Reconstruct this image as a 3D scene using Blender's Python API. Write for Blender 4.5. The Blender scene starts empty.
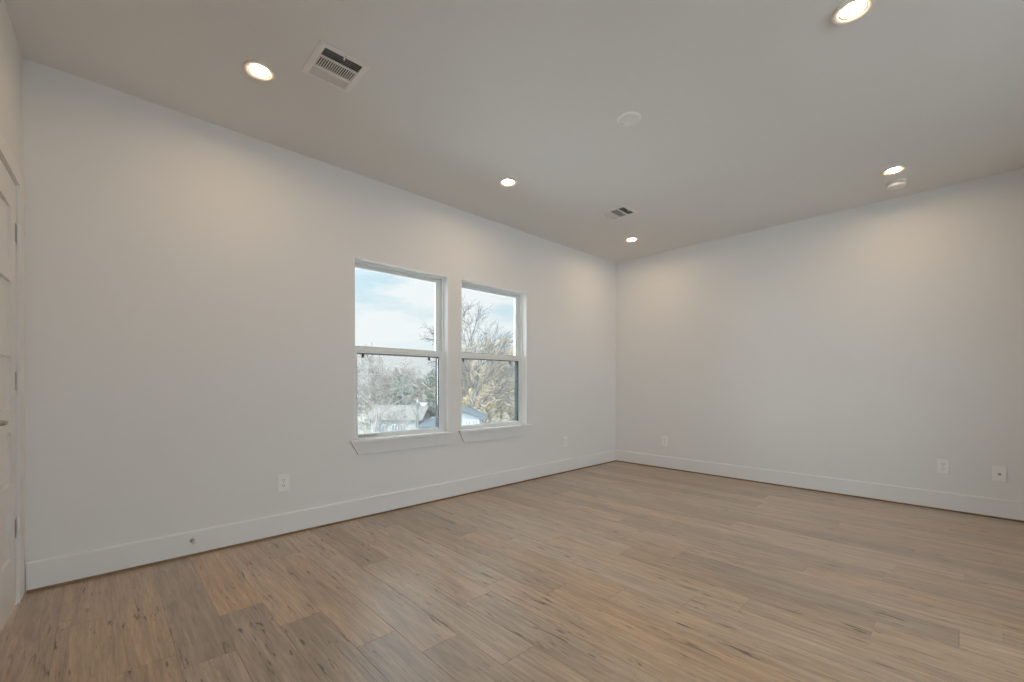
import bpy, bmesh, math, random
from mathutils import Vector, Matrix
R_ = math.radians
C = bpy.context.scene.collection
scene = bpy.context.scene
random.seed(7)

# ------------------------------------------------------------------ camera
EYE = 1.072            # camera height above the floor
cam_data = bpy.data.cameras.new('camera')
cam_data.sensor_fit = 'HORIZONTAL'
cam_data.sensor_width = 36.0
cam_data.lens = 430.5 / 1024 * 36.0
cam_data.shift_y = 42.7 / 1024
cam_data.clip_start = 0.02
cam_data.clip_end = 600
cam = bpy.data.objects.new('camera', cam_data)
C.objects.link(cam)
cam.location = (0, 0, EYE)
cam.rotation_euler = (R_(90), 0, R_(-(90 - 46.256)) + R_(0))
cam.rotation_euler[2] = R_(46.256 - 90)
scene.camera = cam
scene.view_settings.view_transform = 'Standard'
scene.view_settings.look = 'None'
scene.view_settings.gamma = 1.0
scene.view_settings.use_curve_mapping = False
scene.view_settings.exposure = 0.0
scene.cycles.max_bounces = 16
scene.cycles.diffuse_bounces = 8
scene.cycles.transparent_max_bounces = 32

# ------------------------------------------------------------------ tuning
LAMP = 198.0           # radiance of the downlight lenses
LAMP_COL = (1.0, 0.73, 0.46)
SKY = 1.0
GLOW = 9.0             # how much brighter the hazy sky is around the sun
VEIL = (0.89, 0.96, 1.05)   # tint of that bright haze
SUN_DIR = Vector((-0.78, -0.22, 0.50)).normalized()   # towards the sun

# ------------------------------------------------------------------ sky + sun
def make_world():
    w = bpy.data.worlds.new('sky'); scene.world = w; w.use_nodes = True
    nt = w.node_tree; nt.nodes.clear(); N = nt.nodes.new; L = nt.links.new
    tc = N('ShaderNodeTexCoord')
    mp = N('ShaderNodeMapping'); mp.inputs['Scale'].default_value = (2.6, 2.6, 8.5)
    mp.inputs['Location'].default_value = (0.2, 4.4, 1.7)
    L(tc.outputs['Generated'], mp.inputs['Vector'])
    nz = N('ShaderNodeTexNoise'); nz.inputs['Scale'].default_value = 1.35
    nz.inputs['Detail'].default_value = 9; nz.inputs['Roughness'].default_value = 0.63
    L(mp.outputs[0], nz.inputs['Vector'])
    rp = N('ShaderNodeValToRGB')
    rp.color_ramp.elements[0].position = 0.36; rp.color_ramp.elements[0].color = (0.55, 0.77, 0.875, 1)
    rp.color_ramp.elements[1].position = 0.50; rp.color_ramp.elements[1].color = (0.93, 0.97, 0.985, 1)
    L(nz.outputs['Fac'], rp.inputs['Fac'])
    # horizon haze
    sx = N('ShaderNodeSeparateXYZ'); L(tc.outputs['Generated'], sx.inputs[0])
    hz = N('ShaderNodeMapRange'); hz.inputs['From Min'].default_value = 0.0; hz.inputs['From Max'].default_value = 0.28
    hz.inputs['To Min'].default_value = 0.9; hz.inputs['To Max'].default_value = 0.0
    L(sx.outputs['Z'], hz.inputs['Value'])
    mx = N('ShaderNodeMixRGB'); mx.inputs['Color2'].default_value = (0.90, 0.955, 0.97, 1)
    L(hz.outputs[0], mx.inputs['Fac']); L(rp.outputs['Color'], mx.inputs['Color1'])
    # bright veil of haze around the sun
    dt = N('ShaderNodeVectorMath'); dt.operation = 'DOT_PRODUCT'; dt.inputs[1].default_value = SUN_DIR
    L(tc.outputs['Generated'], dt.inputs[0])
    gl = N('ShaderNodeMapRange'); gl.interpolation_type = 'SMOOTHSTEP'
    gl.inputs['From Min'].default_value = -0.50; gl.inputs['From Max'].default_value = 1.0
    gl.inputs['To Min'].default_value = 0.0; gl.inputs['To Max'].default_value = GLOW
    L(dt.outputs['Value'], gl.inputs['Value'])
    vt = N('ShaderNodeVectorMath'); vt.operation = 'SCALE'; vt.inputs[0].default_value = VEIL
    L(gl.outputs[0], vt.inputs['Scale'])
    ve = N('ShaderNodeVectorMath'); ve.operation = 'ADD'; ve.inputs[1].default_value = (1, 1, 1)
    L(vt.outputs[0], ve.inputs[0])
    ml = N('ShaderNodeVectorMath'); ml.operation = 'MULTIPLY'
    L(mx.outputs[0], ml.inputs[0]); L(ve.outputs[0], ml.inputs[1])
    bg = N('ShaderNodeBackground'); L(ml.outputs[0], bg.inputs['Color']); bg.inputs['Strength'].default_value = SKY
    out = N('ShaderNodeOutputWorld'); L(bg.outputs[0], out.inputs['Surface'])
make_world()
# ------------------------------------------------------------------ materials
def mat(name, col, rough=0.5, spec=0.5, metal=0.0, bump=None, mottle=0.0, mscale=6.0):
    m = bpy.data.materials.new(name); m.use_nodes = True
    nt = m.node_tree; b = nt.nodes['Principled BSDF']; L = nt.links.new
    b.inputs['Base Color'].default_value = (*col, 1)
    b.inputs['Roughness'].default_value = rough
    b.inputs['Specular IOR Level'].default_value = spec
    b.inputs['Metallic'].default_value = metal
    if mottle:
        tc = nt.nodes.new('ShaderNodeTexCoord'); nz = nt.nodes.new('ShaderNodeTexNoise')
        nz.inputs['Scale'].default_value = mscale; nz.inputs['Detail'].default_value = 4
        L(tc.outputs['Object'], nz.inputs['Vector'])
        rp = nt.nodes.new('ShaderNodeValToRGB')
        rp.color_ramp.elements[0].position = 0.3; rp.color_ramp.elements[1].position = 0.7
        rp.color_ramp.elements[0].color = (*[c * (1 - mottle) for c in col], 1)
        rp.color_ramp.elements[1].color = (*[min(1, c * (1 + mottle)) for c in col], 1)
        L(nz.outputs['Fac'], rp.inputs['Fac']); L(rp.outputs['Color'], b.inputs['Base Color'])
    if bump:
        tc = nt.nodes.new('ShaderNodeTexCoord'); nz = nt.nodes.new('ShaderNodeTexNoise')
        nz.inputs['Scale'].default_value = bump[0]; nz.inputs['Detail'].default_value = 3
        L(tc.outputs['Object'], nz.inputs['Vector'])
        bp = nt.nodes.new('ShaderNodeBump'); bp.inputs['Strength'].default_value = bump[1]
        bp.inputs['Distance'].default_value = 0.002
        L(nz.outputs['Fac'], bp.inputs['Height']); L(bp.outputs[0], b.inputs['Normal'])
    return m
M = {}
M['wall'] = mat('wall_paint', (0.775, 0.770, 0.758), 0.75, 0.25, bump=(90, 0.10))
M['ceiling'] = mat('ceiling_paint', (0.78, 0.782, 0.775), 0.85, 0.2, bump=(70, 0.10))
M['trim'] = mat('trim_paint', (0.79, 0.787, 0.78), 0.38, 0.45)
M['stool'] = mat('gloss_white_paint', (0.87, 0.87, 0.865), 0.18, 0.6)
M['lit_return'] = mat('lit_return_paint', (0.88, 0.88, 0.875), 0.6, 0.3)  # lighter than the wall paint: daylight put into the colour of the returns
M['door'] = mat('door_paint', (0.775, 0.768, 0.755), 0.42, 0.45)
M['vinyl'] = mat('window_vinyl', (0.80, 0.83, 0.83), 0.35, 0.5)
M['plastic'] = mat('white_plastic', (0.86, 0.86, 0.85), 0.35, 0.5)
M['vent'] = mat('vent_enamel', (0.80, 0.79, 0.77), 0.4, 0.5)
M['ring'] = mat('light_trim', (0.82, 0.78, 0.72), 0.45, 0.4)
M['baffle'] = mat('lamp_baffle', (0.055, 0.040, 0.026), 0.6, 0.2)
M['nickel'] = mat('satin_nickel', (0.45, 0.43, 0.41), 0.32, 0.5, metal=1.0)
M['dark'] = mat('dark_gap', (0.025, 0.027, 0.028), 0.7, 0.3)
M['duct'] = mat('duct_inside', (0.10, 0.10, 0.10), 0.8, 0.2)
M['gasket'] = mat('screen_frame_paint', (0.020, 0.032, 0.032), 0.5, 0.4)
M['rubber'] = mat('white_rubber', (0.70, 0.69, 0.67), 0.6, 0.3)
M['shoe'] = mat('shoe_moulding_wood', (0.20, 0.125, 0.065), 0.5, 0.4, mottle=0.25, mscale=9)
M['bark'] = mat('grey_bark', (0.095, 0.090, 0.088), 0.9, 0.1, mottle=0.25, mscale=3)
M['barkpale'] = mat('pale_bark', (0.205, 0.188, 0.168), 0.9, 0.1, mottle=0.2, mscale=3)
M['barkpink'] = mat('reddish_twigs', (0.190, 0.152, 0.134), 0.9, 0.1, mottle=0.2, mscale=3)
M['barktan'] = mat('tan_twigs', (0.36, 0.30, 0.225), 0.9, 0.1, mottle=0.2, mscale=3)
M['leafgreen'] = mat('evergreen_leaves', (0.11, 0.145, 0.11), 0.8, 0.2, mottle=0.3, mscale=2)
M['leafyellow'] = mat('yellow_leaves', (0.52, 0.43, 0.23), 0.8, 0.2, mottle=0.25, mscale=2)
M['leaftan'] = mat('tan_leaves', (0.44, 0.37, 0.28), 0.8, 0.2, mottle=0.25, mscale=2)
M['grass'] = mat('winter_grass', (0.230, 0.221, 0.178), 0.95, 0.1, mottle=0.25, mscale=0.7)
M['concrete'] = mat('bounce_concrete', (0.56, 0.55, 0.52), 0.9, 0.2, mottle=0.08, mscale=0.8)
M['siding'] = mat('white_siding', (0.30, 0.30, 0.29), 0.7, 0.3)
M['sidingblue'] = mat('pale_blue_siding', (0.27, 0.30, 0.32), 0.7, 0.3)
M['shingle'] = mat('grey_shingles', (0.150, 0.138, 0.124), 0.9, 0.2, mottle=0.2, mscale=5)
M['shinglebl'] = mat('blue_grey_shingles', (0.085, 0.098, 0.105), 0.9, 0.2, mottle=0.2, mscale=5)
M['houseglass'] = mat('dark_house_glass', (0.14, 0.18, 0.21), 0.15, 0.5)
M['fence'] = mat('grey_fence_boards', (0.16, 0.17, 0.165), 0.9, 0.2, mottle=0.25, mscale=4)
M['polewood'] = mat('weathered_pole', (0.14, 0.137, 0.133), 0.9, 0.2, mottle=0.2, mscale=4)
M['metalwhite'] = mat('white_metal', (0.42,0.43,0.43), 0.4, 0.5)

def glass_mat():
    m = bpy.data.materials.new('window_glass'); m.use_nodes = True
    nt = m.node_tree; nt.nodes.clear(); N = nt.nodes.new; L = nt.links.new
    tr = N('ShaderNodeBsdfTransparent'); tr.inputs['Color'].default_value = (0.985, 0.995, 0.99, 1)
    gl = N('ShaderNodeBsdfGlossy'); gl.inputs['Roughness'].default_value = 0.0
    fr = N('ShaderNodeFresnel'); fr.inputs['IOR'].default_value = 1.25
    mx = N('ShaderNodeMixShader'); L(fr.outputs[0], mx.inputs[0]); L(tr.outputs[0], mx.inputs[1]); L(gl.outputs[0], mx.inputs[2])
    o = N('ShaderNodeOutputMaterial'); L(mx.outputs[0], o.inputs['Surface'])
    return m
M['glass'] = glass_mat()
def screen_mat():
    m = bpy.data.materials.new('insect_screen'); m.use_nodes = True
    nt = m.node_tree; nt.nodes.clear(); N = nt.nodes.new; L = nt.links.new
    tr = N('ShaderNodeBsdfTransparent')
    df = N('ShaderNodeBsdfDiffuse'); df.inputs['Color'].default_value = (0.20, 0.20, 0.19, 1)
    tl = N('ShaderNodeBsdfTranslucent'); tl.inputs['Color'].default_value = (0.20, 0.20, 0.19, 1)
    ad = N('ShaderNodeMixShader'); L(df.outputs[0], ad.inputs[1]); L(tl.outputs[0], ad.inputs[2])
    mx = N('ShaderNodeMixShader'); mx.inputs[0].default_value = 0.13
    L(tr.outputs[0], mx.inputs[1]); L(ad.outputs[0], mx.inputs[2])
    o = N('ShaderNodeOutputMaterial'); L(mx.outputs[0], o.inputs['Surface'])
    return m
M['screen'] = screen_mat()
def lens_mat():
    m = bpy.data.materials.new('lamp_lens'); m.use_nodes = True
    nt = m.node_tree; nt.nodes.clear(); N = nt.nodes.new; L = nt.links.new
    e = N('ShaderNodeEmission'); e.inputs['Color'].default_value = (*LAMP_COL, 1); e.inputs['Strength'].default_value = LAMP
    o = N('ShaderNodeOutputMaterial'); L(e.outputs[0], o.inputs['Surface'])
    return m
M['lens'] = lens_mat()

def floor_mat():
    m = bpy.data.materials.new('oak_planks'); m.use_nodes = True
    nt = m.node_tree; N = nt.nodes.new; L = nt.links.new
    b = nt.nodes['Principled BSDF']
    tc = N('ShaderNodeTexCoord')
    at = N('ShaderNodeAttribute'); at.attribute_name = 'plank'
    sp = N('ShaderNodeSeparateColor'); L(at.outputs['Color'], sp.inputs[0])
    off = N('ShaderNodeVectorMath'); off.operation = 'SCALE'; off.inputs['Scale'].default_value = 61.0
    L(at.outputs['Color'], off.inputs[0])
    ad = N('ShaderNodeVectorMath'); ad.operation = 'ADD'
    L(tc.outputs['Object'], ad.inputs[0]); L(off.outputs[0], ad.inputs[1])
    def noise(scale, detail, rough, dist, src=None):
        mp = N('ShaderNodeMapping'); mp.inputs['Scale'].default_value = scale
        L((src or ad).outputs[0], mp.inputs['Vector'])
        nz = N('ShaderNodeTexNoise'); nz.inputs['Scale'].default_value = 1.0
        nz.inputs['Detail'].default_value = detail; nz.inputs['Roughness'].default_value = rough
        nz.inputs['Distortion'].default_value = dist
        L(mp.outputs[0], nz.inputs['Vector']); return nz
    def math_(op, a, bb, clamp=False):
        n = N('ShaderNodeMath'); n.operation = op; n.use_clamp = clamp
        for i, v in enumerate((a, bb)):
            if v is None: continue
            if isinstance(v, (int, float)): n.inputs[i].default_value = v
            else: L(v, n.inputs[i])
        return n.outputs[0]
    def rng(v, a, bb, c, d):
        n = N('ShaderNodeMapRange'); n.inputs['From Min'].default_value = a; n.inputs['From Max'].default_value = bb
        n.inputs['To Min'].default_value = c; n.inputs['To Max'].default_value = d; L(v, n.inputs['Value']); return n.outputs[0]
    streak = noise((24, 1.3, 1), 6, 0.66, 1.1)       # broad figure
    grain = noise((95, 5.5, 1), 5, 0.7, 0.5)       # fine pores
    blotch = noise((3.2, 1.3, 1), 3, 0.5, 0.8)
    # base tone from the plank: R lightness, G warmth
    cool = N('ShaderNodeMixRGB'); cool.inputs['Color1'].default_value = (0.425, 0.318, 0.230, 1); cool.inputs['Color2'].default_value = (0.515, 0.332, 0.192, 1)
    L(sp.outputs['Green'], cool.inputs['Fac'])
    v1 = rng(sp.outputs['Red'], 0, 1, 0.82, 1.12)
    v2 = rng(streak.outputs['Fac'], 0.3, 0.7, 0.74, 1.20)
    v3 = rng(grain.outputs['Fac'], 0.3, 0.7, 0.68, 1.22)
    v4 = rng(blotch.outputs['Fac'], 0.3, 0.7, 0.92, 1.07)
    v = math_('MULTIPLY', math_('MULTIPLY', v1, v2), math_('MULTIPLY', v3, v4))
    # knots and short cracks
    kn = N('ShaderNodeTexVoronoi'); kn.inputs['Scale'].default_value = 1.0
    mpk = N('ShaderNodeMapping'); mpk.inputs['Scale'].default_value = (9.0, 2.6, 1)
    wob = noise((9, 5, 1), 2, 0.5, 0)
    wv = N('ShaderNodeVectorMath'); wv.operation = 'MULTIPLY_ADD'
    L(wob.outputs['Color'], wv.inputs[0]); wv.inputs[1].default_value = (0.03, 0.05, 0); L(ad.outputs[0], wv.inputs[2])
    L(wv.outputs[0], mpk.inputs['Vector']); L(mpk.outputs[0], kn.inputs['Vector'])
    gate = rng(kn.outputs['Color'], 0.50, 0.53, 0, 1)
    knot = rng(kn.outputs['Distance'], 0.03, 0.10, 1, 0)
    knot = math_('MULTIPLY', knot, gate, True)
    crk = noise((55, 5.5, 1), 3, 0.6, 0.8)
    crack = rng(crk.outputs['Fac'], 0.615, 0.68, 0, 1)
    spot = noise((5, 1.6, 1), 2, 0.5, 0)
    crack = math_('MULTIPLY', crack, rng(spot.outputs['Fac'], 0.42, 0.50, 0, 1), True)
    dark = math_('MAXIMUM', math_('MULTIPLY', knot, 0.72), math_('MULTIPLY', crack, 0.74), True)
    v = math_('MULTIPLY', v, math_('SUBTRACT', 1.0, dark))
    mul = N('ShaderNodeMixRGB'); mul.blend_type = 'MULTIPLY'; mul.inputs['Fac'].default_value = 1
    L(cool.outputs[0], mul.inputs['Color1']); L(v, mul.inputs['Color2'])
    L(mul.outputs[0], b.inputs['Base Color'])
    r = rng(grain.outputs['Fac'], 0.3, 0.7, 0.28, 0.40); L(r, b.inputs['Roughness'])
    b.inputs['Specular IOR Level'].default_value = 0.9
    b.inputs['Coat Weight'].default_value = 0.35; b.inputs['Coat Roughness'].default_value = 0.24
    bp = N('ShaderNodeBump'); bp.inputs['Strength'].default_value = 0.18; bp.inputs['Distance'].default_value = 0.001
    L(grain.outputs['Fac'], bp.inputs['Height']); L(bp.outputs[0], b.inputs['Normal'])
    return m
M['floor'] = floor_mat()

# ------------------------------------------------------------------ mesh helpers
class MB:
    def __init__(self): self.v = []; self.f = []
    def add(self, vs, fs):
        k = len(self.v); self.v += [tuple(p) for p in vs]; self.f += [tuple(i + k for i in f) for f in fs]
    def box(self, x0, x1, y0, y1, z0, z1, xf=None):
        vs = [Vector((x, y, z)) for z in (z0, z1) for y in (y0, y1) for x in (x0, x1)]
        if xf: vs = [xf @ p for p in vs]
        self.add(vs, [(0, 2, 3, 1), (4, 5, 7, 6), (0, 1, 5, 4), (2, 6, 7, 3), (0, 4, 6, 2), (1, 3, 7, 5)])
    def prism(self, pts, y0, y1, axis='y'):
        """polygon pts extruded along an axis; pts are the two other coordinates"""
        n = len(pts)
        def P(a, b, c):
            return {'y': (a, c, b), 'x': (c, a, b), 'z': (a, b, c)}[axis]
        vs = [P(a, b, y0) for a, b in pts] + [P(a, b, y1) for a, b in pts]
        fs = [tuple(range(n)), tuple(range(2 * n - 1, n - 1, -1))]
        fs += [(i, i + n, (i + 1) % n + n, (i + 1) % n) for i in range(n)]
        self.add(vs, fs)
    def lathe(self, prof, seg=40, xf=None):
        """profile of (radius, z) turned around z"""
        vs = []; fs = []
        n = len(prof)
        for i in range(seg):
            a = 2 * math.pi * i / seg
            for r, z in prof:
                p = Vector((r * math.cos(a), r * math.sin(a), z)); vs.append(xf @ p if xf else p)
        for i in range(seg):
            j = (i + 1) % seg
            for k in range(n - 1):
                fs.append((i * n + k, j * n + k, j * n + k + 1, i * n + k + 1))
        if prof[0][0] > 1e-6: pass
        self.add(vs, fs)
    def tube(self, pts, rads, seg=8, caps=True):
        vs = []; fs = []; n = len(pts)
        pts = [Vector(p) for p in pts]
        ref = None
        for i, p in enumerate(pts):
            d = (pts[min(i + 1, n - 1)] - pts[max(i - 1, 0)])
            d = d.normalized() if d.length > 1e-9 else Vector((0, 0, 1))
            if ref is None:
                ref = Vector((1, 0, 0)) if abs(d.x) < 0.8 else Vector((0, 1, 0))
            u = d.cross(ref).normalized(); w = d.cross(u)
            ref = w.cross(d) * -1 if False else ref
            for k in range(seg):
                a = 2 * math.pi * k / seg
                vs.append(p + (u * math.cos(a) + w * math.sin(a)) * rads[i])
        for i in range(n - 1):
            for k in range(seg):
                k2 = (k + 1) % seg
                fs.append((i * seg + k, i * seg + k2, (i + 1) * seg + k2, (i + 1) * seg + k))
        if caps:
            fs.append(tuple(range(seg - 1, -1, -1))); fs.append(tuple(range((n - 1) * seg, n * seg)))
        self.add(vs, fs)
    def build(self, name, material, parent=None, smooth=False, bevel=0.0, fix=True):
        me = bpy.data.meshes.new(name); me.from_pydata(self.v, [], self.f); me.update()
        if fix:
            bm = bmesh.new(); bm.from_mesh(me)
            bmesh.ops.remove_doubles(bm, verts=bm.verts, dist=1e-6)
            bmesh.ops.recalc_face_normals(bm, faces=bm.faces); bm.to_mesh(me); bm.free()
        if material: me.materials.append(material)
        if smooth:
            me.polygons.foreach_set('use_smooth', [True] * len(me.polygons))
            try: me.set_sharp_from_angle(angle=R_(35))
            except Exception: pass
        o = bpy.data.objects.new(name, me); C.objects.link(o)
        if parent: o.parent = parent
        if bevel:
            bv = o.modifiers.new('bevel', 'BEVEL'); bv.width = bevel; bv.segments = 2; bv.limit_method = 'ANGLE'
        return o
def empty(name, loc=(0, 0, 0), rz=0.0, label=None, cat=None, group=None, kind=None):
    o = bpy.data.objects.new(name, None); C.objects.link(o)
    o.empty_display_size = 0.1
    o.location = loc; o.rotation_euler = (0, 0, rz); tag(o, label, cat, group, kind); return o
def tag(o, label=None, cat=None, group=None, kind=None):
    if label: o['label'] = label
    if cat: o['category'] = cat
    if group: o['group'] = group
    if kind: o['kind'] = kind
    return o
def dup(root, loc, rz, label):
    """a copy of a thing with copies of its parts and sub-parts"""
    r = root.copy(); C.objects.link(r); r.location = loc; r.rotation_euler = (0, 0, rz); r['label'] = label
    for ch in list(root.children):
        c = ch.copy(); C.objects.link(c); c.parent = r
        for g in list(ch.children):
            d = g.copy(); C.objects.link(d); d.parent = c
    return r

# ------------------------------------------------------------------ room shell
YA, XB, XC, H = 3.326, 5.173, -0.2866, 2.743
YD = -2.3
DEL = R_(2.0)                                   # the left wall runs slightly off square
W1, W2 = 1.905, 2.959                            # window centres
HW = 0.449                                       # half width of the window openings
Z0, Z1 = 0.62, 2.076
TA = 0.165                                       # outer wall thickness

def struct(mb, name, m, label, cat=None, **k):
    o = mb.build(name, m, **k); return tag(o, label, cat or name.split('_')[0], kind='structure')

# floor: real planks with tiny eased edges
def build_floor():
    E0, PW, PL = 0.397, 0.1775, 1.22
    known = {0: 2.367, 1: 2.08, 2: 1.70, 3: 1.489, 4: 1.21, 5: 2.90, 6: 1.745, 7: 1.467, 8: 1.22, 9: 2.15, 10: 1.95, 11: 0.268, 12: 0.008,
             13: 1.1, 14: 0.63, 15: 0.297, 16: 1.49, 17: 1.21, 18: 0.75, 19: 1.05, 20: 0.65, 21: 0.02, -1: 2.02, -2: 2.15, -3: 1.5}
    tones = {}
    verts = []; faces = []; cols = []
    rnd = random.Random(11)
    for r in range(-6, 28):
        x0 = E0 + PW * r; x1 = x0 + PW
        j = known.get(r, rnd.uniform(0, PL))
        k0 = math.floor((YD - 0.1 - j) / PL)
        y = j + k0 * PL
        while y < YA:
            a, b_ = y, y + PL
            c = (rnd.random(), 0.62 * rnd.random() ** 1.4, rnd.random(), 1)
            # planks the photo shows clearly
            if r == 0 and a > 2.2: c = (0.75, 0.95, 0.31, 1)
            if r == 0 and b_ < 2.5 and a > 1.0: c = (0.15, 0.10, 0.77, 1)
            if r == 1 and a > 2.0: c = (0.95, 0.55, 0.52, 1)
            if r == 1 and 0.8 < a < 2.0: c = (0.25, 0.15, 0.11, 1)
            if r == -1 and a > 1.9: c = (0.28, 0.20, 0.63, 1)
            if r in (-2, -3): c = (0.45, 0.75, 0.83 - 0.1 * (a > 2), 1)
            if r == 4 and 1.1 < a < 1.5: c = (0.9, 0.15, 0.23, 1)
            if r == 3 and a < 1.4 and a > 0.2: c = (0.35, 0.1, 0.93, 1)
            if r in (7, 8) and a < 1.3 and a > 0.1: c = (0.55, 0.75, 0.44 + 0.02 * r, 1)
            if r == 15: c = (0.2, 0.15, 0.66 + (0.1 if a > 0.2 else 0), 1)
            a2, b2 = max(a, YD - 0.05), min(b_, YA + 0.02)
            if b2 > a2:
                g, t, d = 0.0003, 0.0016, 0.0014
                k = len(verts)
                for (e, z) in ((g, -d), (t, 0.0)):
                    verts += [(x0 + e, a2 + e, z), (x1 - e, a2 + e, z), (x1 - e, b2 - e, z), (x0 + e, b2 - e, z)]
                fs = [(4, 5, 6, 7)] + [(i, (i + 1) % 4, (i + 1) % 4 + 4, i + 4) for i in range(4)]
                faces += [tuple(q + k for q in f) for f in fs]; cols += [c] * 20
            y += PL
    # backing slab just under the planks
    k = len(verts)
    X0, X1, Y0, Y1 = -0.70, XB + 0.15, YD - 0.15, YA + 0.05
    verts += [(x, y, z) for z in (-0.2, -0.0014) for y in (Y0, Y1) for x in (X0, X1)]
    fs = [(0, 2, 3, 1), (4, 5, 7, 6), (0, 1, 5, 4), (2, 6, 7, 3), (0, 4, 6, 2), (1, 3, 7, 5)]
    faces += [tuple(q + k for q in f) for f in fs]; cols += [(0.05, 0.1, 0.5, 1)] * 24
    me = bpy.data.meshes.new('floor'); me.from_pydata(verts, [], faces); me.update()
    ca = me.color_attributes.new('plank', 'FLOAT_COLOR', 'CORNER')
    for i, c in enumerate(cols): ca.data[i].color = c
    me.materials.append(M['floor'])
    o = bpy.data.objects.new('floor', me); C.objects.link(o)
    tag(o, 'light oak wood plank floor with knots and mixed tones', 'floor', kind='structure')
build_floor()

# ceiling
mb = MB(); mb.box(-0.75, XB + 0.15, YD - 0.15, YA + TA, H, H + 0.12)
struct(mb, 'ceiling', M['ceiling'], 'flat off-white painted ceiling')

# window wall with its two openings
mb = MB()
xs = [-0.75, W1 - HW, W1 + HW, W2 - HW, W2 + HW, XB + 0.15]
zs = [0, Z0, Z1, H]
for i in range(5):
    if i in (1, 3):
        mb.box(xs[i], xs[i + 1], YA, YA + TA, zs[0], zs[1]); mb.box(xs[i], xs[i + 1], YA, YA + TA, zs[2], zs[3])
    else: mb.box(xs[i], xs[i + 1], YA, YA + TA, 0, H)
struct(mb, 'wall_back', M['wall'], 'long plain off-white wall with two windows in it')

mb = MB(); mb.box(XB, XB + 0.14, YD, YA, 0, H)
struct(mb, 'wall_right', M['wall'], 'plain off-white wall at the right with low outlets')

# left wall, in its own frame: x runs back from the corner, y points into the room
XFC = Matrix.Translation((XC, YA, 0)) @ Matrix.Rotation(R_(-90) - DEL, 4, 'Z')
T0, DW, DH = 0.150, 0.768, 2.036                 # door opening
mb = MB()
mb.box(0, T0, -0.12, 0, 0, H, XFC); mb.box(T0, T0 + DW, -0.12, 0, DH, H, XFC); mb.box(T0 + DW, 5.75, -0.12, 0, 0, H, XFC)
struct(mb, 'wall_left', M['wall'], 'narrow strip of off-white wall around the white door')

# wall behind the camera with a wide unseen glazed opening added for fill daylight
DX0, DX1, DZ0, DZ1 = -0.3, 2.9, 1.05, 2.50
mb = MB()
mb.box(-0.75, DX0, YD - 0.14, YD, 0, H); mb.box(DX1, XB + 0.15, YD - 0.14, YD, 0, H)
mb.box(DX0, DX1, YD - 0.14, YD, DZ1, H); mb.box(DX0, DX1, YD - 0.14, YD, 0, DZ0)
struct(mb, 'wall_front', M['wall'], 'plain wall behind the camera with an opening added for fill daylight')
g = empty('window_fill', ((DX0 + DX1) / 2, YD - 0.07, DZ0), label='unseen wide window added behind the camera for fill daylight', cat='window', kind='structure')
mb = MB(); hw = (DX1 - DX0) / 2 - 0.001; hh = DZ1 - DZ0 - 0.001
for a, b_, c, d in ((-hw, -hw + .06, 0.001, hh), (hw - .06, hw, 0.001, hh), (-.03, .03, 0.001, hh), (-hw, hw, 0.001, .06), (-hw, hw, hh - .06, hh)):
    mb.box(a, b_, -.03, .03, c, d)
mb.build('window_frame', M['vinyl'], g)  # frame of the added fill window
mb = MB(); mb.box(-hw + .06, -.03, -.003, .003, .06, hh - .06); mb.box(.03, hw - .06, -.003, .003, .06, hh - .06)
mb.build('window_pane', M['glass'], g)  # panes of the added fill window

# baseboards and the wood shoe below them
def baseboard(name, label, p0, p1, n):
    """from p0 to p1 along a wall, n points into the room"""
    p0, p1, n = Vector((*p0, 0)), Vector((*p1, 0)), Vector((*n, 0)).normalized()
    prof = [(0.0005, .013), (.0145, .013), (.0145, .146), (.011, .153), (.0005, .154)]
    mb = MB(); k = len(prof)
    vs = [p + n * a + Vector((0, 0, z)) for p in (p0, p1) for a, z in prof]
    mb.add(vs, [tuple(range(k)), tuple(range(2 * k - 1, k - 1, -1))] + [(i, i + k, (i + 1) % k + k, (i + 1) % k) for i in range(k)])
    return struct(mb, name, M['trim'], label, 'baseboard')
def shoe(name, label, p0, p1, n):
    p0, p1, n = Vector((*p0, 0)), Vector((*p1, 0)), Vector((*n, 0)).normalized()
    prof = [(0.0005, .0004), (.021, .0004), (.021, .004), (.0195, .009), (.0165, .0128), (0.0005, .0128)]
    mb = MB(); k = len(prof)
    vs = [p + n * a + Vector((0, 0, z)) for p in (p0, p1) for a, z in prof]
    mb.add(vs, [tuple(range(k)), tuple(range(2 * k - 1, k - 1, -1))] + [(i, i + k, (i + 1) % k + k, (i + 1) % k) for i in range(k)])
    return struct(mb, name, M['shoe'], label, 'trim')
baseboard('baseboard_back', 'tall white baseboard under the two windows', (XC + .0135, YA), (XB - .015, YA), (0, -1))
baseboard('baseboard_right', 'tall white baseboard along the plain right wall', (XB, YA), (XB, YD), (-1, 0))
shoe('trim_1', 'thin brown wood shoe strip below the back baseboard', (XC + .015, YA), (XB - .022, YA), (0, -1))
shoe('trim_2', 'thin brown wood shoe strip below the right baseboard', (XB, YA), (XB, YD), (-1, 0))

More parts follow.
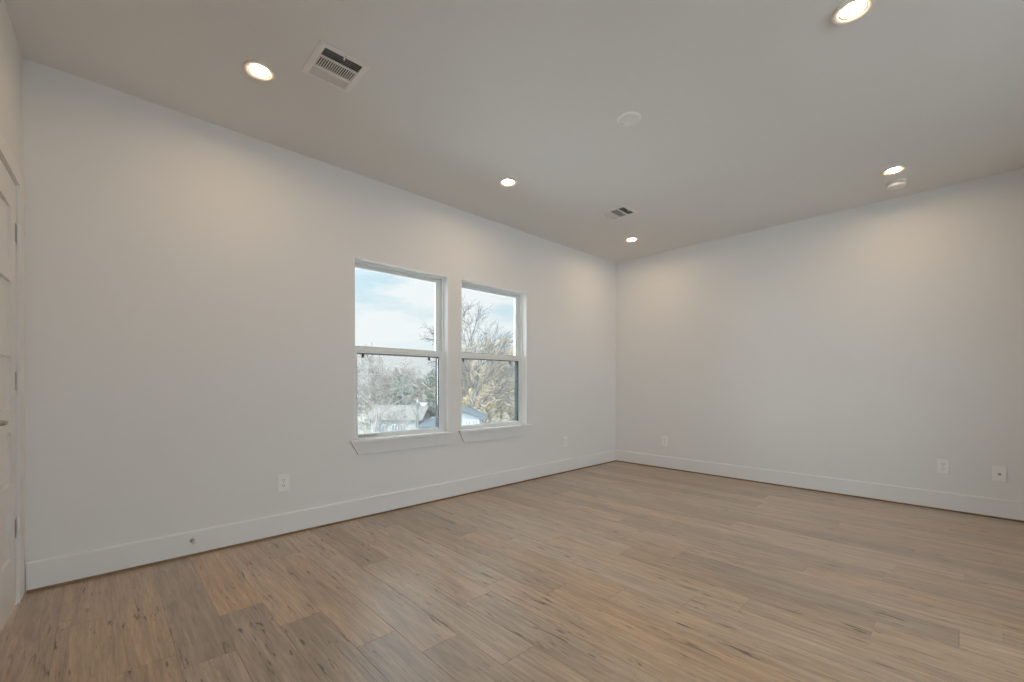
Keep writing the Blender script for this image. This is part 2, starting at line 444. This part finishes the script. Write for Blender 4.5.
# ------------------------------------------------------------------ windows
def ring(mb, x0, x1, z0, z1, l, r, b_, t, y0, y1):
    mb.box(x0, x0 + l, y0, y1, z0, z1); mb.box(x1 - r, x1, y0, y1, z0, z1)
    mb.box(x0 + l, x1 - r, y0, y1, z0, z0 + b_); mb.box(x0 + l, x1 - r, y0, y1, z1 - t, z1)
def make_window(name, xc, label, lift):
    root = empty(name, (xc, YA, 0), label=label, cat='window', kind='structure')
    zt = Z1 - 0.001; zb = Z0 + 0.001; w = HW - 0.001
    mb = MB(); ring(mb, -w, w, zb, zt, .012, .012, .012, .013, .069, .150)
    # parting stops of the two tracks
    for s in (-1, 1):
        mb.box(min(s * w, s * (w - .020)), max(s * w, s * (w - .020)), .105, .111, 1.38, zt)
        mb.box(min(s * (w - .0004), s * (w - .017)), max(s * (w - .0004), s * (w - .017)), .0655, .074, zb + .0004, zt - .0004)
    mb.box(-w + .0202, w - .0202, .105, .111, zt - .022, zt - .0004); mb.box(-w + .0172, w - .0172, .0655, .074, zt - .019, zt - .0004)
    mb.build('window_frame', M['vinyl'], root, bevel=.0015)
    jl = MB()                                    # thin boards painted lighter to carry daylight on the wall returns
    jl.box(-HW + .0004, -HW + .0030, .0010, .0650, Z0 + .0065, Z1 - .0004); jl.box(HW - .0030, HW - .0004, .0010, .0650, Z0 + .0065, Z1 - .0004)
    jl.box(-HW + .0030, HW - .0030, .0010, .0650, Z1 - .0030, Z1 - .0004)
    jl.build('lit_return_boards', M['lit_return'], root)
    us = MB(); ring(us, -w + .0125, w - .0125, 1.340, zt - .0135, .040, .040, .034, .030, .113, .145)
    ring(us, -.398, .398, 1.372, 2.034, .005, .005, .004, .005, .117, .140)
    u = us.build('upper_sash', M['vinyl'], root, bevel=.0015)
    mb = MB(); mb.box(-.396, .396, .127, .131, 1.373, 2.033); mb.build('window_pane', M['glass'], u)
    ls = MB(); ring(ls, -w + .0175, w - .0175, zb + .0125, 1.378, .034, .034, .026, .054, .076, .103)
    ls.box(-.41, .41, .074, .078, 1.345, 1.352)
    l = ls.build('lower_sash', M['vinyl'], root, bevel=.0015)
    mb = MB(); mb.box(-.3918, .3918, .088, .092, zb + .039, 1.3193); mb.build('window_pane', M['glass'], l)
    gk = MB()
    gk.box(-.3964, -.3920, .0775, .1025, zb + .039, 1.3235); gk.box(.3920, .3964, .0775, .1025, zb + .039, 1.3235); gk.box(-.3920, .3920, .0775, .1025, 1.3195, 1.3235)
    gk.build('glazing_gasket', M['gasket'], l)
    if lift:
      mb = MB(); mb.box(-.385, -.225, .068, .077, .640, .645); mb.box(-.385, -.225, .068, .0695, .641, .647)
      mb.build('sash_lift', M['nickel'], l)
    sc = MB(); ring(sc, -.4355, .4355, .6335, 1.3385, .018, .018, .010, .020, .120, .158)
    s = sc.build('screen_frame', M['gasket'], root)
    mb = MB(); mb.box(-.4174, .4174, .1552, .1558, .6437, 1.3183); mb.build('screen_mesh', M['screen'], s)
    for x in (-.312, .338):
        mb = MB(); mb.box(x - .010, x + .010, .146, .154, 1.291, 1.3183); mb.build('pull_tab', M['gasket'], s, bevel=.002)
    st = MB(); st.box(-.490, .490, -.044, -.0005, .606, .626); st.box(-w, w, -.0005, .0650, .6205, .626)
    st.build('window_stool', M['stool'], root, bevel=.003)
    ap = MB(); ap.prism([(-.480, .6055), (-.424, .506), (.436, .506), (.480, .6055)], -.019, -.0005)
    ap.build('window_apron', M['wall'], root, bevel=.002)
    return root
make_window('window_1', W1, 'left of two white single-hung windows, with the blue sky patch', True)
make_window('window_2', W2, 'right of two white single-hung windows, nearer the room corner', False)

# ------------------------------------------------------------------ door
mb = MB()                                        # casing and jamb around the door
mb.box(.016, T0 - .006, .0005, .009, 0.001, DH + .085, XFC)
mb.box(T0 + DW + .006, T0 + DW + .115, .0005, .009, 0.001, DH + .085, XFC)
mb.box(T0 - .006, T0 + DW + .006, .0005, .009, DH + .006, DH + .085, XFC)
struct(mb, 'trim_3', M['door'], 'flat white casing around the panel door', 'trim')
door = empty('door_1', XFC @ Vector((T0 + .003, -.003, 0)), R_(-90) - DEL, 'white five-panel shaker door at the left edge', 'door', kind='structure')
mb = MB()
w = DW - .006
ztop = DH - .003
rails = [(0.012, 0.235)]
zz = ztop - .137
pan = []
for i in range(5):
    pan.append((zz - .2405, zz)); zz -= .3495
edges = [ztop] + [v for p in pan for v in (p[1], p[0])] + [0.012]
mb.box(0, .115, -.035, 0, .012, ztop); mb.box(w - .115, w, -.035, 0, .012, ztop)
for i in range(0, len(edges), 2):
    mb.box(.115, w - .115, -.035, 0, edges[i + 1], edges[i])
for a, b_ in pan:
    mb.box(.113, w - .113, -.026, -.011, a - .002, b_ + .002)
mb.build('door_leaf', M['door'], door, bevel=.0015)
for z in (1.80, 1.085, .372):
    h = MB()
    for k in range(5):
        h.lathe([(0, -.0085), (.0068, -.0085), (.0068, .0085), (0, .0085)], 14, Matrix.Translation((-.004, .0075, z + (k - 2) * .0182)))
    h.lathe([(0, -.004), (.005, -.003), (.005, .003), (0, .004)], 12, Matrix.Translation((-.004, .0075, z + .048)))
    h.lathe([(0, -.004), (.005, -.003), (.005, .003), (0, .004)], 12, Matrix.Translation((-.004, .0075, z - .048)))
    o = h.build('hinge', M['trim'], door, smooth=True)
    lf = MB(); lf.box(-.0015, .0265, .0003, .002, z - .044, z + .044); lf.build('hinge_leaf', M['nickel'], o)
hd = MB()
ZL = .925; xr = w - .057
hd.lathe([(0, .0), (.031, .0), (.031, .006), (.028, .009), (0, .009)], 28, Matrix.Translation((xr, 0, ZL)) @ Matrix.Rotation(R_(-90), 4, 'X'))
hd.tube([(xr, .004, ZL), (xr, .045, ZL), (xr - .008, .055, ZL), (xr - .02, .058, ZL), (xr - .115, .058, ZL)], [.010, .010, .0105, .0105, .0095], 14)
hd.build('door_handle', M['nickel'], door, smooth=True)
lb = MB(); lb.box(T0 - .005, T0 + DW + .005, -.119, -.045, -.001, .002, XFC)  # dark strip stands in for the shade under the door
struct(lb, 'trim_gap_shade', M['dark'], 'dark strip painting the shade in the gap under the white door', 'trim')
jb = MB()                                        # jamb stops behind the door leaf
jb.box(T0 + .0005, T0 + .012, -.110, -.040, .003, DH - .0005, XFC); jb.box(T0 + DW - .012, T0 + DW - .0005, -.110, -.040, .003, DH - .0005, XFC)
jb.box(T0 + .012, T0 + DW - .012, -.110, -.040, DH - .012, DH - .0005, XFC)
struct(jb, 'trim_5', M['door'], 'white jamb stop behind the panel door', 'trim')

# ------------------------------------------------------------------ outlets
def make_outlet(loc, rz, label, kind='power'):
    name, cat, grp = ('power_outlet', 'outlet', 'power outlets low on the walls') if kind == 'power' else ('coax_outlet', 'cable jack', None)
    r = empty(name, loc, rz, label, cat, grp)
    mb = MB(); mb.box(-.037, .037, -.0085, -.0006, -.060, .060)
    p = mb.build('cover_plate', M['plastic'], r, bevel=.003)
    if kind == 'power':
        for s in (1, -1):
            sk = MB()
            pts = []
            for a in range(0, 360, 15):
                x = .0172 * math.cos(R_(a)); z = .0172 * math.sin(R_(a)); z = max(-.0142, min(.0142, z)); pts.append((x, z + s * .0195))
            sk.prism(pts, -.0104, -.008)
            so_ = sk.build('socket', M['plastic'], r)
            sl_ = MB()
            for dx in (-.0063, .0063): sl_.box(dx - .0013, dx + .0013, -.0107, -.0102, s * .0195 - .001, s * .0195 + .008)
            sl_.prism([(.0026 * math.cos(R_(a)), s * .0195 - .0075 + .0026 * math.sin(R_(a))) for a in range(0, 360, 30)], -.0107, -.0102)
            sl_.build('socket_slot', M['dark'], so_)
        sc = MB(); sc.lathe([(0, .0016), (.0025, .001), (.003, 0)], 12, Matrix.Translation((0, -.0080, 0)) @ Matrix.Rotation(R_(90), 4, 'X'))
        sc.build('screw', M['nickel'], r)
    else:
        j = MB(); j.lathe([(.0105, 0), (.0105, .003), (.0048, .003), (.0048, .011), (.0028, .011), (.0028, .004), (0, .004)], 18, Matrix.Translation((0, -.0080, 0)) @ Matrix.Rotation(R_(90), 4, 'X'))
        j.build('jack', M['nickel'], r, smooth=True)
        for z in (.042, -.042):
            sc = MB(); sc.lathe([(0, .0016), (.0025, .001), (.003, 0)], 12, Matrix.Translation((0, -.0080, z)) @ Matrix.Rotation(R_(90), 4, 'X')); sc.build('screw', M['plastic'], r)
    return r
o1 = make_outlet((0.938, YA, .370), 0, 'white duplex outlet between the door and the left window')
dup(o1, (4.063, YA, .372), 0, 'white outlet on the window wall between right window and room corner')
dup(o1, (XB, 2.601, .346), R_(-90), 'white outlet on the right wall close to the room corner')
dup(o1, (XB, .110, .369), R_(-90), 'white outlet on the right wall, next to the cable jack plate')
make_outlet((XB, -.207, .353), R_(-90), 'white wall plate with dark round cable jack, far right', 'coax')

# door stop on the baseboard
ds = empty('door_stop', (0.415, YA - .0147, .097), 0, 'small spring door stop sticking out of the back baseboard', 'door stop')
RX = Matrix.Rotation(R_(90), 4, 'X')
mb = MB(); mb.lathe([(0, 0), (.013, 0), (.013, .003), (.007, .010), (0, .010)], 20, RX); mb.build('base', M['nickel'], ds, smooth=True)
mb = MB(); pts = []; n = 110
for i in range(n):
    a = i * 0.62; pts.append((.0050 * math.cos(a), -.008 - .045 * i / n, .0050 * math.sin(a)))
mb.tube(pts, [.0013] * n, 5); mb.tube([(0, -.008, 0), (0, -.055, 0)], [.0036, .0036], 10)
mb.build('spring', M['nickel'], ds, smooth=True)
mb = MB(); mb.lathe([(0, .052), (.0085, .052), (.0090, .056), (.0090, .064), (.0075, .068), (0, .068)], 18, RX); mb.build('rubber_tip', M['rubber'], ds, smooth=True)

# ------------------------------------------------------------------ ceiling fittings
def make_downlight(loc, label):
    r = empty('downlight', loc, 0, label, 'ceiling light', 'recessed ceiling lights')
    mb = MB(); mb.lathe([(.0525, -.0044), (.0712, -.0104), (.0742, -.0098), (.0755, -.0070), (.0755, -.0004), (.0525, -.0004), (.0525, -.0044)], 48)
    mb.build('trim_ring', M['ring'], r, smooth=True)
    mb = MB(); mb.lathe([(.0455, -.0018), (.0524, -.0043)], 48); mb.build('baffle', M['baffle'], r, smooth=True, fix=False)
    mb = MB(); mb.lathe([(0, -.0021), (.030, -.0021), (.0454, -.0018), (.0454, -.0006)], 48)
    mb.build('lens', M['lens'], r, smooth=False, fix=False)
    return r
d1 = make_downlight((0.615, 2.592, H), 'lit recessed downlight nearest the big air vent by the door')
dup(d1, (2.445, 2.600, H), 0, 'lit recessed downlight above the pair of windows')
dup(d1, (4.452, 2.648, H), 0, 'lit recessed downlight closest to the far room corner')
dup(d1, (4.486, 0.369, H), 0, 'lit recessed downlight right beside the white smoke detector')
dup(d1, (2.429, 0.336, H), 0, 'lit recessed downlight cut off by the top picture edge')

def make_vent(loc, label):
    r = empty('air_vent', loc, 0, label, 'air vent', 'ceiling air vents')
    hx, hy_ = .128, .142; ix, iy = .0965, .1165
    mb = MB()                                    # pressed frame with sloped border
    def ringz(x0, y0, z0, x1, y1, z1):
        vs = []
        for x, y, z in ((x0, y0, z0), (x1, y1, z1)):
            vs += [(-x, -y, z), (x, -y, z), (x, y, z), (-x, y, z)]
        mb.add(vs, [(i, (i + 1) % 4, (i + 1) % 4 + 4, i + 4) for i in range(4)])
    ringz(hx, hy_, -.0004, hx, hy_, -.004); ringz(hx, hy_, -.004, hx - .012, hy_ - .012, -.008)
    ringz(hx - .012, hy_ - .012, -.008, ix, iy, -.008); ringz(ix, iy, -.008, ix, iy, -.0006)
    for y in (-.0455, .0425): mb.box(-ix, ix, y - .005, y + .005, -.0082, -.0015)
    mb.build('vent_frame', M['vent'], r)
    mb = MB(); mb.box(-ix + .0002, ix - .0002, -iy + .0002, iy - .0002, -.0012, -.0005); mb.build('duct_opening', M['duct'], r)
    # side banks: long blades tilted outwards; middle bank: short cross blades
    def blades(y0, y1, n, tilt):
        b = MB(); 
        for i in range(n):
            y = y0 + (y1 - y0) * (i + .5) / n
            xf = Matrix.Translation((0, y, -.0050)) @ Matrix.Rotation(tilt, 4, 'X')
            b.box(-ix + .001, ix - .001, -.0052, .0052, -.0004, .0004, xf)
        b.build('louver_bank', M['vent'], r)
    blades(-iy + .001, -.0505, 5, R_(38)); blades(.0475, iy - .001, 5, R_(-38))
    b = MB(); n = 17
    for i in range(n):
        x = -ix + 2 * ix * (i + .5) / n
        xf = Matrix.Translation((x, -.0015, -.0045)) @ Matrix.Rotation(R_(-32), 4, 'Y')
        b.box(-.0040, .0040, -.0385, .0385, -.0006, .0006, xf)
    b.build('louver_bank', M['vent'], r)
    lv = MB(); lv.box(-.004, .004, -.1165, -.104, -.016, -.008); lv.build('damper_lever', M['vent'], r, bevel=.001)
    for y in (-.127, .127):
        sc = MB(); sc.lathe([(0, -.0098), (.003, -.0092), (.0038, -.0079)], 12, Matrix.Translation((0, y, 0))); sc.build('screw', M['nickel'], r)
    return r
v1 = make_vent((0.902, 2.292, H), 'white ceiling air vent beside the downlight near the door, the larger-looking one')
dup(v1, (3.660, 2.322, H), 0, 'white ceiling air vent near the far corner, past the windows')

sd = empty('smoke_detector', (4.765, .374, H), 0, 'small round white smoke detector on ceiling by the right wall', 'smoke detector')
mb = MB(); mb.lathe([(0, -.0004), (.064, -.0004), (.064, -.008), (.061, -.010), (0, -.010)], 40); mb.build('base', M['plastic'], sd, smooth=True)
mb = MB(); mb.lathe([(.058, -.0102), (.0605, -.037), (.055, -.043), (.030, -.045), (.029, -.0435), (.0, -.0435)], 40); mb.build('housing', M['plastic'], sd, smooth=True)
mb = MB()
for a in range(0, 360, 15):
    xf = Matrix.Rotation(R_(a), 4, 'Z'); mb.box(.0575, .0592, -.0025, .0025, -.020, -.013, xf)
mb.build('vent_slots', M['duct'], sd)
mb = MB(); mb.lathe([(0, -.0465), (.008, -.0460), (.009, -.0437)], 20, Matrix.Translation((.012, .010, 0))); mb.build('test_button', M['plastic'], sd, smooth=True)

cp = MB(); cp.lathe([(0, -.0060), (.050, -.0060), (.052, -.0085), (.058, -.0100), (.068, -.0085), (.0735, -.0045), (.074, -.0004), (0, -.0004)], 48)
o = cp.build('ceiling_speaker', M['plastic'], None, smooth=True); o.location = (2.412, 1.452, H)
o.name = 'cover_disc'
tag(o, 'blank round white cover disc in the middle of the ceiling', 'ceiling cover')

# ------------------------------------------------------------------ outdoors
ZG = -4.6                                        # the room is upstairs
mb = MB(); mb.box(-60, 260, 6.0, 300, ZG - .5, ZG)
struct(mb, 'ground', M['grass'], 'dull winter lawn far below the windows', 'ground')

mb = MB(); mb.box(-25, 70, 5.0, 23.5, ZG + .0005, ZG + .04)  # unseen pale slab, added to bounce daylight into the room
struct(mb, 'pavement', M['concrete'], 'pale concrete slab added unseen below the windows to bounce daylight up', 'pavement')

def grow(bm_trunk, bm_twigs, p, d, length, rad, level, P, rnd):
    """one limb and everything that grows from it"""
    n = max(3, 6 - level)
    pts = [p.copy()]; rads = [rad]; dirs = [d.copy()]
    q = p.copy(); dd = d.copy()
    for i in range(n):
        dd = (dd + Vector((rnd.uniform(-1, 1), rnd.uniform(-1, 1), rnd.uniform(-1, 1) + P['up'])) * P['wobble']).normalized()
        q = q + dd * (length / n); pts.append(q.copy()); dirs.append(dd.copy())
        rads.append(max(P['rmin'] * .6, rad * (1 - (1 - P['taper']) * (i + 1) / n)))
    mb = bm_trunk if level <= P['trunk_levels'] else bm_twigs
    mb.tube(pts, rads, 8 if level == 0 else (5 if level < 3 else 3), caps=False)
    if level >= P['levels']: return
    k = P['kids'][min(level, len(P['kids']) - 1)]
    lo = P['clear'] if level == 0 else 0.25
    for c in range(k):
        t = lo + (1 - lo) * (c + rnd.uniform(.2, .9)) / k
        t = min(t, 1.0); i = min(int(t * n), n - 1); f = t * n - i
        b0 = pts[i].lerp(pts[i + 1], f); r0 = rads[i] + (rads[i + 1] - rads[i]) * f
        ax = dirs[i + 1].cross(Vector((rnd.uniform(-1, 1), rnd.uniform(-1, 1), rnd.uniform(-1, 1)))).normalized()
        nd = Matrix.Rotation(R_(rnd.uniform(*P['angle'])), 3, ax) @ dirs[i + 1]
        grow(bm_trunk, bm_twigs, b0, nd, length * rnd.uniform(*P['lratio']) * (1.15 - .35 * t), max(P['rmin'], r0 * P['rratio']), level + 1, P, rnd)

BARE = dict(up=.18, wobble=.16, taper=.45, rmin=.012, trunk_levels=1, levels=5, kids=[7, 6, 5, 4, 3], clear=.22, angle=(28, 62), lratio=(.50, .72), rratio=.55)
def bare_tree(name, label, cat, loc, height, seed, mt, mw, group=None, **kw):
    P = dict(BARE); P.update(kw); rnd = random.Random(seed)
    root = empty(name, loc, 0, label, cat, group)
    a, b_ = MB(), MB()
    grow(a, b_, Vector((0, 0, -.05)), Vector((rnd.uniform(-.06, .06), rnd.uniform(-.06, .06), 1)).normalized(), height * P.get('trunk', .62), P.get('r0', height * .018), 0, P, rnd)
    a.build('trunk', mt, root, fix=False); b_.build('twigs', mw, root, fix=False)
    return root
def leafy(name, label, cat, loc, blobs, n, size, m, seed, trunk_h, group=None, mt=None):
    """a crown of loose leaves on a short trunk; blobs are (x, y, z, rx, rz)"""
    rnd = random.Random(seed); root = empty(name, loc, 0, label, cat, group)
    t = MB(); t.tube([(0, 0, -.05), (.05, 0, trunk_h * .5), (0, .03, trunk_h)], [.16, .13, .06], 8)
    for k in range(7):
        bx = blobs[k % len(blobs)]; t.tube([(0, 0, trunk_h * .55), (bx[0] * .6 + rnd.uniform(-.3, .3), bx[1] * .6, (trunk_h * .5 + bx[2]) / 2), (bx[0] + rnd.uniform(-.5, .5) * bx[3], bx[1] + rnd.uniform(-.5, .5) * bx[3], bx[2])], [.07, .045, .015], 5)
    t.build('trunk', mt or M['bark'], root, fix=False)
    f = MB()
    for i in range(n):
        bx = blobs[rnd.randrange(len(blobs))]
        while True:
            u = Vector((rnd.uniform(-1, 1), rnd.uniform(-1, 1), rnd.uniform(-1, 1)))
            if .25 < u.length < 1: break
        c = Vector((bx[0] + u.x * bx[3], bx[1] + u.y * bx[3], bx[2] + u.z * bx[4]))
        e1 = Vector((rnd.uniform(-1, 1), rnd.uniform(-1, 1), rnd.uniform(-1, 1))).normalized()
        e2 = e1.cross(Vector((rnd.uniform(-1, 1), rnd.uniform(-1, 1), rnd.uniform(-1, 1)))).normalized()
        s = size * rnd.uniform(.6, 1.3)
        f.add([c - e1 * s, c + e2 * s * .45, c + e1 * s, c - e2 * s * .45], [(0, 1, 2, 3)])
    f.build('foliage', m, root, fix=False)
    return root

# the big bare tree seen through both windows
bare_tree('bare_tree', 'big bare grey tree with forked trunk, seen mostly through the right window', 'tree', (20.9, 27.1, ZG), 11.2, 5, M['bark'], M['bark'],
          kids=[8, 6, 5, 4, 2], r0=.25, trunk=.66, clear=.30, rmin=.013, angle=(20, 50), lratio=(.50, .72))
# pale tree low in the left window
bare_tree('bare_tree', 'thin bare tree at the left side of the left window', 'tree', (10.02, 20.86, ZG), 7.6, 21, M['barkpale'], M['barkpale'],
          r0=.12, trunk=.62, rmin=.012, kids=[8, 6, 5, 4, 3])
bare_tree('bare_shrub', 'tangled bare shrub low in the left window corner', 'shrub', (7.45, 16.40, ZG), 4.9, 34, M['barkpale'], M['barkpale'],
          r0=.06, trunk=.5, clear=.05, rmin=.010, kids=[12, 6, 5, 3, 2], angle=(25, 60))
# tan and reddish trees behind
for i, (x, y, h, sd_, mm, lab) in enumerate([
    (26.5, 30.3, 9.4, 41, 'barktan', 'tan twiggy tree behind the grey fence in the right window, tallest of three'),
    (30.9, 31.3, 9.0, 42, 'barktan', 'tan twiggy tree above the white shed roof, right window edge'),
    (24.6, 29.6, 8.0, 43, 'barktan', 'tan twiggy tree just right of the yellow tree'),
    (27.4, 57.0, 7.6, 44, 'barkpink', 'reddish bare tree at the left end of the distant tree line'),
    (30.8, 55.0, 7.4, 45, 'barkpink', 'reddish bare tree in the tree line left of the round evergreen'),
    (34.5, 53.5, 7.2, 46, 'barkpink', 'reddish bare tree in the tree line behind the round evergreen'),
    (37.6, 51.0, 7.8, 47, 'barkpink', 'reddish bare tree in the tree line right of the round evergreen'),
    (40.5, 48.5, 8.4, 48, 'barkpink', 'reddish bare tree in the tree line behind the utility pole')]):
    bare_tree('bare_tree', lab, 'tree', (x, y, ZG), h, sd_, M[mm], M[mm], 'bare trees behind the houses', r0=.14, clear=.12, rmin=.022, levels=4,
              kids=[14, 7, 6, 4], angle=(30, 60), trunk=.72)
leafy('evergreen_tree', 'small round dark evergreen rising above the tree line in the left window', 'tree', (22.6, 40.2, ZG), [(0, 0, 5.6, 1.0, .75), (.6, -.3, 5.0, .9, .6), (-.5, .2, 4.9, .9, .6)], 900, .16, M['leafgreen'], 3, 5.6)
leafy('evergreen_shrub', 'wide green shrub behind the house roof in the left window', 'shrub', (22.23, 38.25, ZG), [(-1.0, .8, 2.7, 1.3, 1.0), (.3, 0, 2.9, 1.3, 1.0), (1.3, -.9, 2.6, 1.2, 1.0), (0, 0, 1.4, 1.6, 1.2)], 2600, .15, M['leafgreen'], 4, 2.4)
leafy('evergreen_tree', 'grey-green leafy tree beside the right edge of the left window', 'tree', (24.10, 36.45, ZG), [(0, 0, 5.6, 1.1, 1.5), (.3, -.3, 4.0, 1.3, 1.4)], 1300, .15, M['leafgreen'], 6, 5.5)
leafy('yellow_tree', 'small yellow-leaved tree low in the right window', 'tree', (23.6, 28.9, ZG), [(0, 0, 4.6, .95, .9), (.4, -.5, 3.9, .9, .8), (-.4, .5, 3.9, .9, .8)], 1300, .14, M['leafyellow'], 8, 4.2)
leafy('tan_tree', 'tan leafy tree crown behind the fence in the right window', 'tree', (27.8, 30.6, ZG), [(0, 0, 6.4, 1.8, 1.7), (1.2, -1.3, 5.6, 1.5, 1.4), (-1.2, 1.0, 5.4, 1.5, 1.5), (0, 0, 3.8, 2.0, 1.4)], 2200, .13, M['leaftan'], 9, 5.2)

# houses
def house(name, label, loc, rz, L, Dp, eave, ridge, gable_front, sid, roofm, wins, chimney=False):
    r = empty(name, loc, rz, label, 'house')
    mb = MB()
    if not gable_front:
        mb.prism([(0, 0), (Dp, 0), (Dp, eave), (Dp / 2, ridge - .08), (0, eave)], 0, L, 'x')
    else:
        mb.prism([(0, 0), (L, 0), (L, eave), (L / 2, ridge - .08), (0, eave)], 0, Dp, 'y')
    mb.build('house_wall', sid, r)
    rf = MB(); o = .4
    if not gable_front:
        k = (ridge - eave) / (Dp / 2)
        for s in (0, 1):
            y0, y1 = (-o, Dp / 2) if s == 0 else (Dp / 2, Dp + o)
            z0, z1 = (eave - k * o, ridge) if s == 0 else (ridge, eave - k * o)
            rf.prism([(y0, z0), (y1, z1), (y1, z1 + .12), (y0, z0 + .12)], -o, L + o, 'x')
    else:
        k = (ridge - eave) / (L / 2)
        for s in (0, 1):
            x0, x1 = (-o, L / 2) if s == 0 else (L / 2, L + o)
            z0, z1 = (eave - k * o, ridge) if s == 0 else (ridge, eave - k * o)
            rf.prism([(x0, z0), (x1, z1), (x1, z1 + .12), (x0, z0 + .12)], -o, Dp + o, 'y')
    rf.build('roof', roofm, r)
    for (x0, x1, z0, z1) in wins:
        fr = MB(); ring(fr, x0 - .08, x1 + .08, z0 - .08, z1 + .08, .08, .08, .08, .08, -.06, .02)
        fr.box((x0 + x1) / 2 - .03, (x0 + x1) / 2 + .03, -.05, .0, z0, z1)
        f_ = fr.build('window_frame', M['metalwhite'], r)
        g_ = MB(); g_.box(x0, x1, -.02, -.005, z0, z1); g_.build('window_pane', M['houseglass'], f_)
    if chimney:
        ch = MB(); ch.box(1.2, 1.7, Dp / 2 - .3, Dp / 2 + .3, ridge - .6, ridge + .7); ch.build('chimney', M['shingle'], r)
    return r
house('house', 'white house with long light grey roof, low in the left window', (16.36, 34.12, ZG), R_(-45), 4.0, 4.4, 2.75, 3.65, False, M['siding'], M['shingle'],
      [(.7, 1.15, .9, 2.2), (1.75, 2.2, .9, 2.2), (2.5, 2.9, 1.0, 2.2)])
house('house', 'low white outbuilding right of the utility pole, left window', (19.03, 30.23, ZG), R_(-52), 2.0, 3.0, 2.2, 2.6, False, M['siding'], M['shinglebl'], [(1.1, 1.6, .9, 1.7)])
house('house', 'pale blue gabled house with paired windows, low in the right window', (16.75, 25.05, ZG), R_(-41.5), 3.0, 4.0, 3.3, 3.85, True, M['sidingblue'], M['shinglebl'],
      [(2.02, 2.36, 2.1, 3.1), (2.50, 2.84, 2.1, 3.1)])
sh = empty('shed', (27.65, 29.35, ZG), R_(-46), 'small shed with bright white flat roof at the right window edge', 'shed')
mb = MB(); mb.box(0, 2.4, 0, 2.0, 0, 3.50); mb.build('shed_wall', M['fence'], sh)
mb = MB(); mb.prism([(-.3, 3.50), (2.3, 3.75), (2.3, 3.92), (-.3, 3.67)], -.3, 2.7, 'x'); mb.build('roof', M['metalwhite'], sh)

fn = empty('fence', (21.65, 25.65, ZG), R_(-62), 'grey vertical board fence low in the right window', 'fence')
mb = MB()
for i in range(56):
    h = 2.65 + .04 * ((i * 7) % 3); mb.prism([(i * .15, .08), (i * .15 + .135, .08), (i * .15 + .135, h - .05), (i * .15 + .0675, h), (i * .15, h - .05)], 0, .022)
mb.build('fence_boards', M['fence'], fn)
mb = MB()
for z in (.5, 1.9): mb.box(0, 8.4, .023, .06, z, z + .09)
mb.build('fence_rail', M['fence'], fn)
for i in range(4):
    mb = MB(); mb.box(i * 2.7, i * 2.7 + .1, .061, .16, 0, 2.6); mb.build('post', M['fence'], fn)

po = empty('utility_pole', (13.85, 22.73, ZG), R_(-50), 'slim grey utility pole with white lamp, in the left window', 'utility pole')
mb = MB(); mb.tube([(0, 0, -.05), (0, 0, 2.4), (0, 0, 4.55)], [.12, .11, .085], 12); mb.build('pole', M['polewood'], po, smooth=True)
mb = MB(); mb.tube([(0, 0, 4.30), (.16, -.02, 4.48), (.34, -.03, 4.50)], [.025, .022, .02], 8); mb.build('lamp_arm', M['polewood'], po)
mb = MB(); mb.box(.20, .56, -.13, .07, 4.42, 4.52); mb.prism([(.24, 4.42), (.52, 4.42), (.46, 4.34), (.30, 4.34)], -.10, .04); mb.build('lamp_head', M['metalwhite'], po, bevel=.02)
mb = MB(); mb.lathe([(0, 0), (.04, 0), (.05, .05), (.03, .1), (.05, .15), (0, .17)], 12, Matrix.Translation((0, 0, 4.55))); mb.build('insulator', M['metalwhite'], po)

# the same belt of woods goes on to the left, beyond what the windows show from here
rnd = random.Random(77); a, b_ = MB(), MB()
P = dict(BARE); P.update(r0=.14, clear=.12, rmin=.022, levels=3, kids=[13, 8, 5], angle=(30, 60))
for i in range(13):
    grow(a, b_, Vector((-34 + i * 4.4 + rnd.uniform(-.8, .8), 66 - i * .4 + rnd.uniform(-1.5, 1.5), ZG - .05)), Vector((0, 0, 1)), rnd.uniform(4.8, 6.2), .14, 0, P, rnd)
a.add(b_.v, b_.f)
tag(a.build('woods', M['barkpink'], None, fix=False), 'belt of reddish bare woods far beyond the lawn, left of the windows', 'woods', kind='stuff')
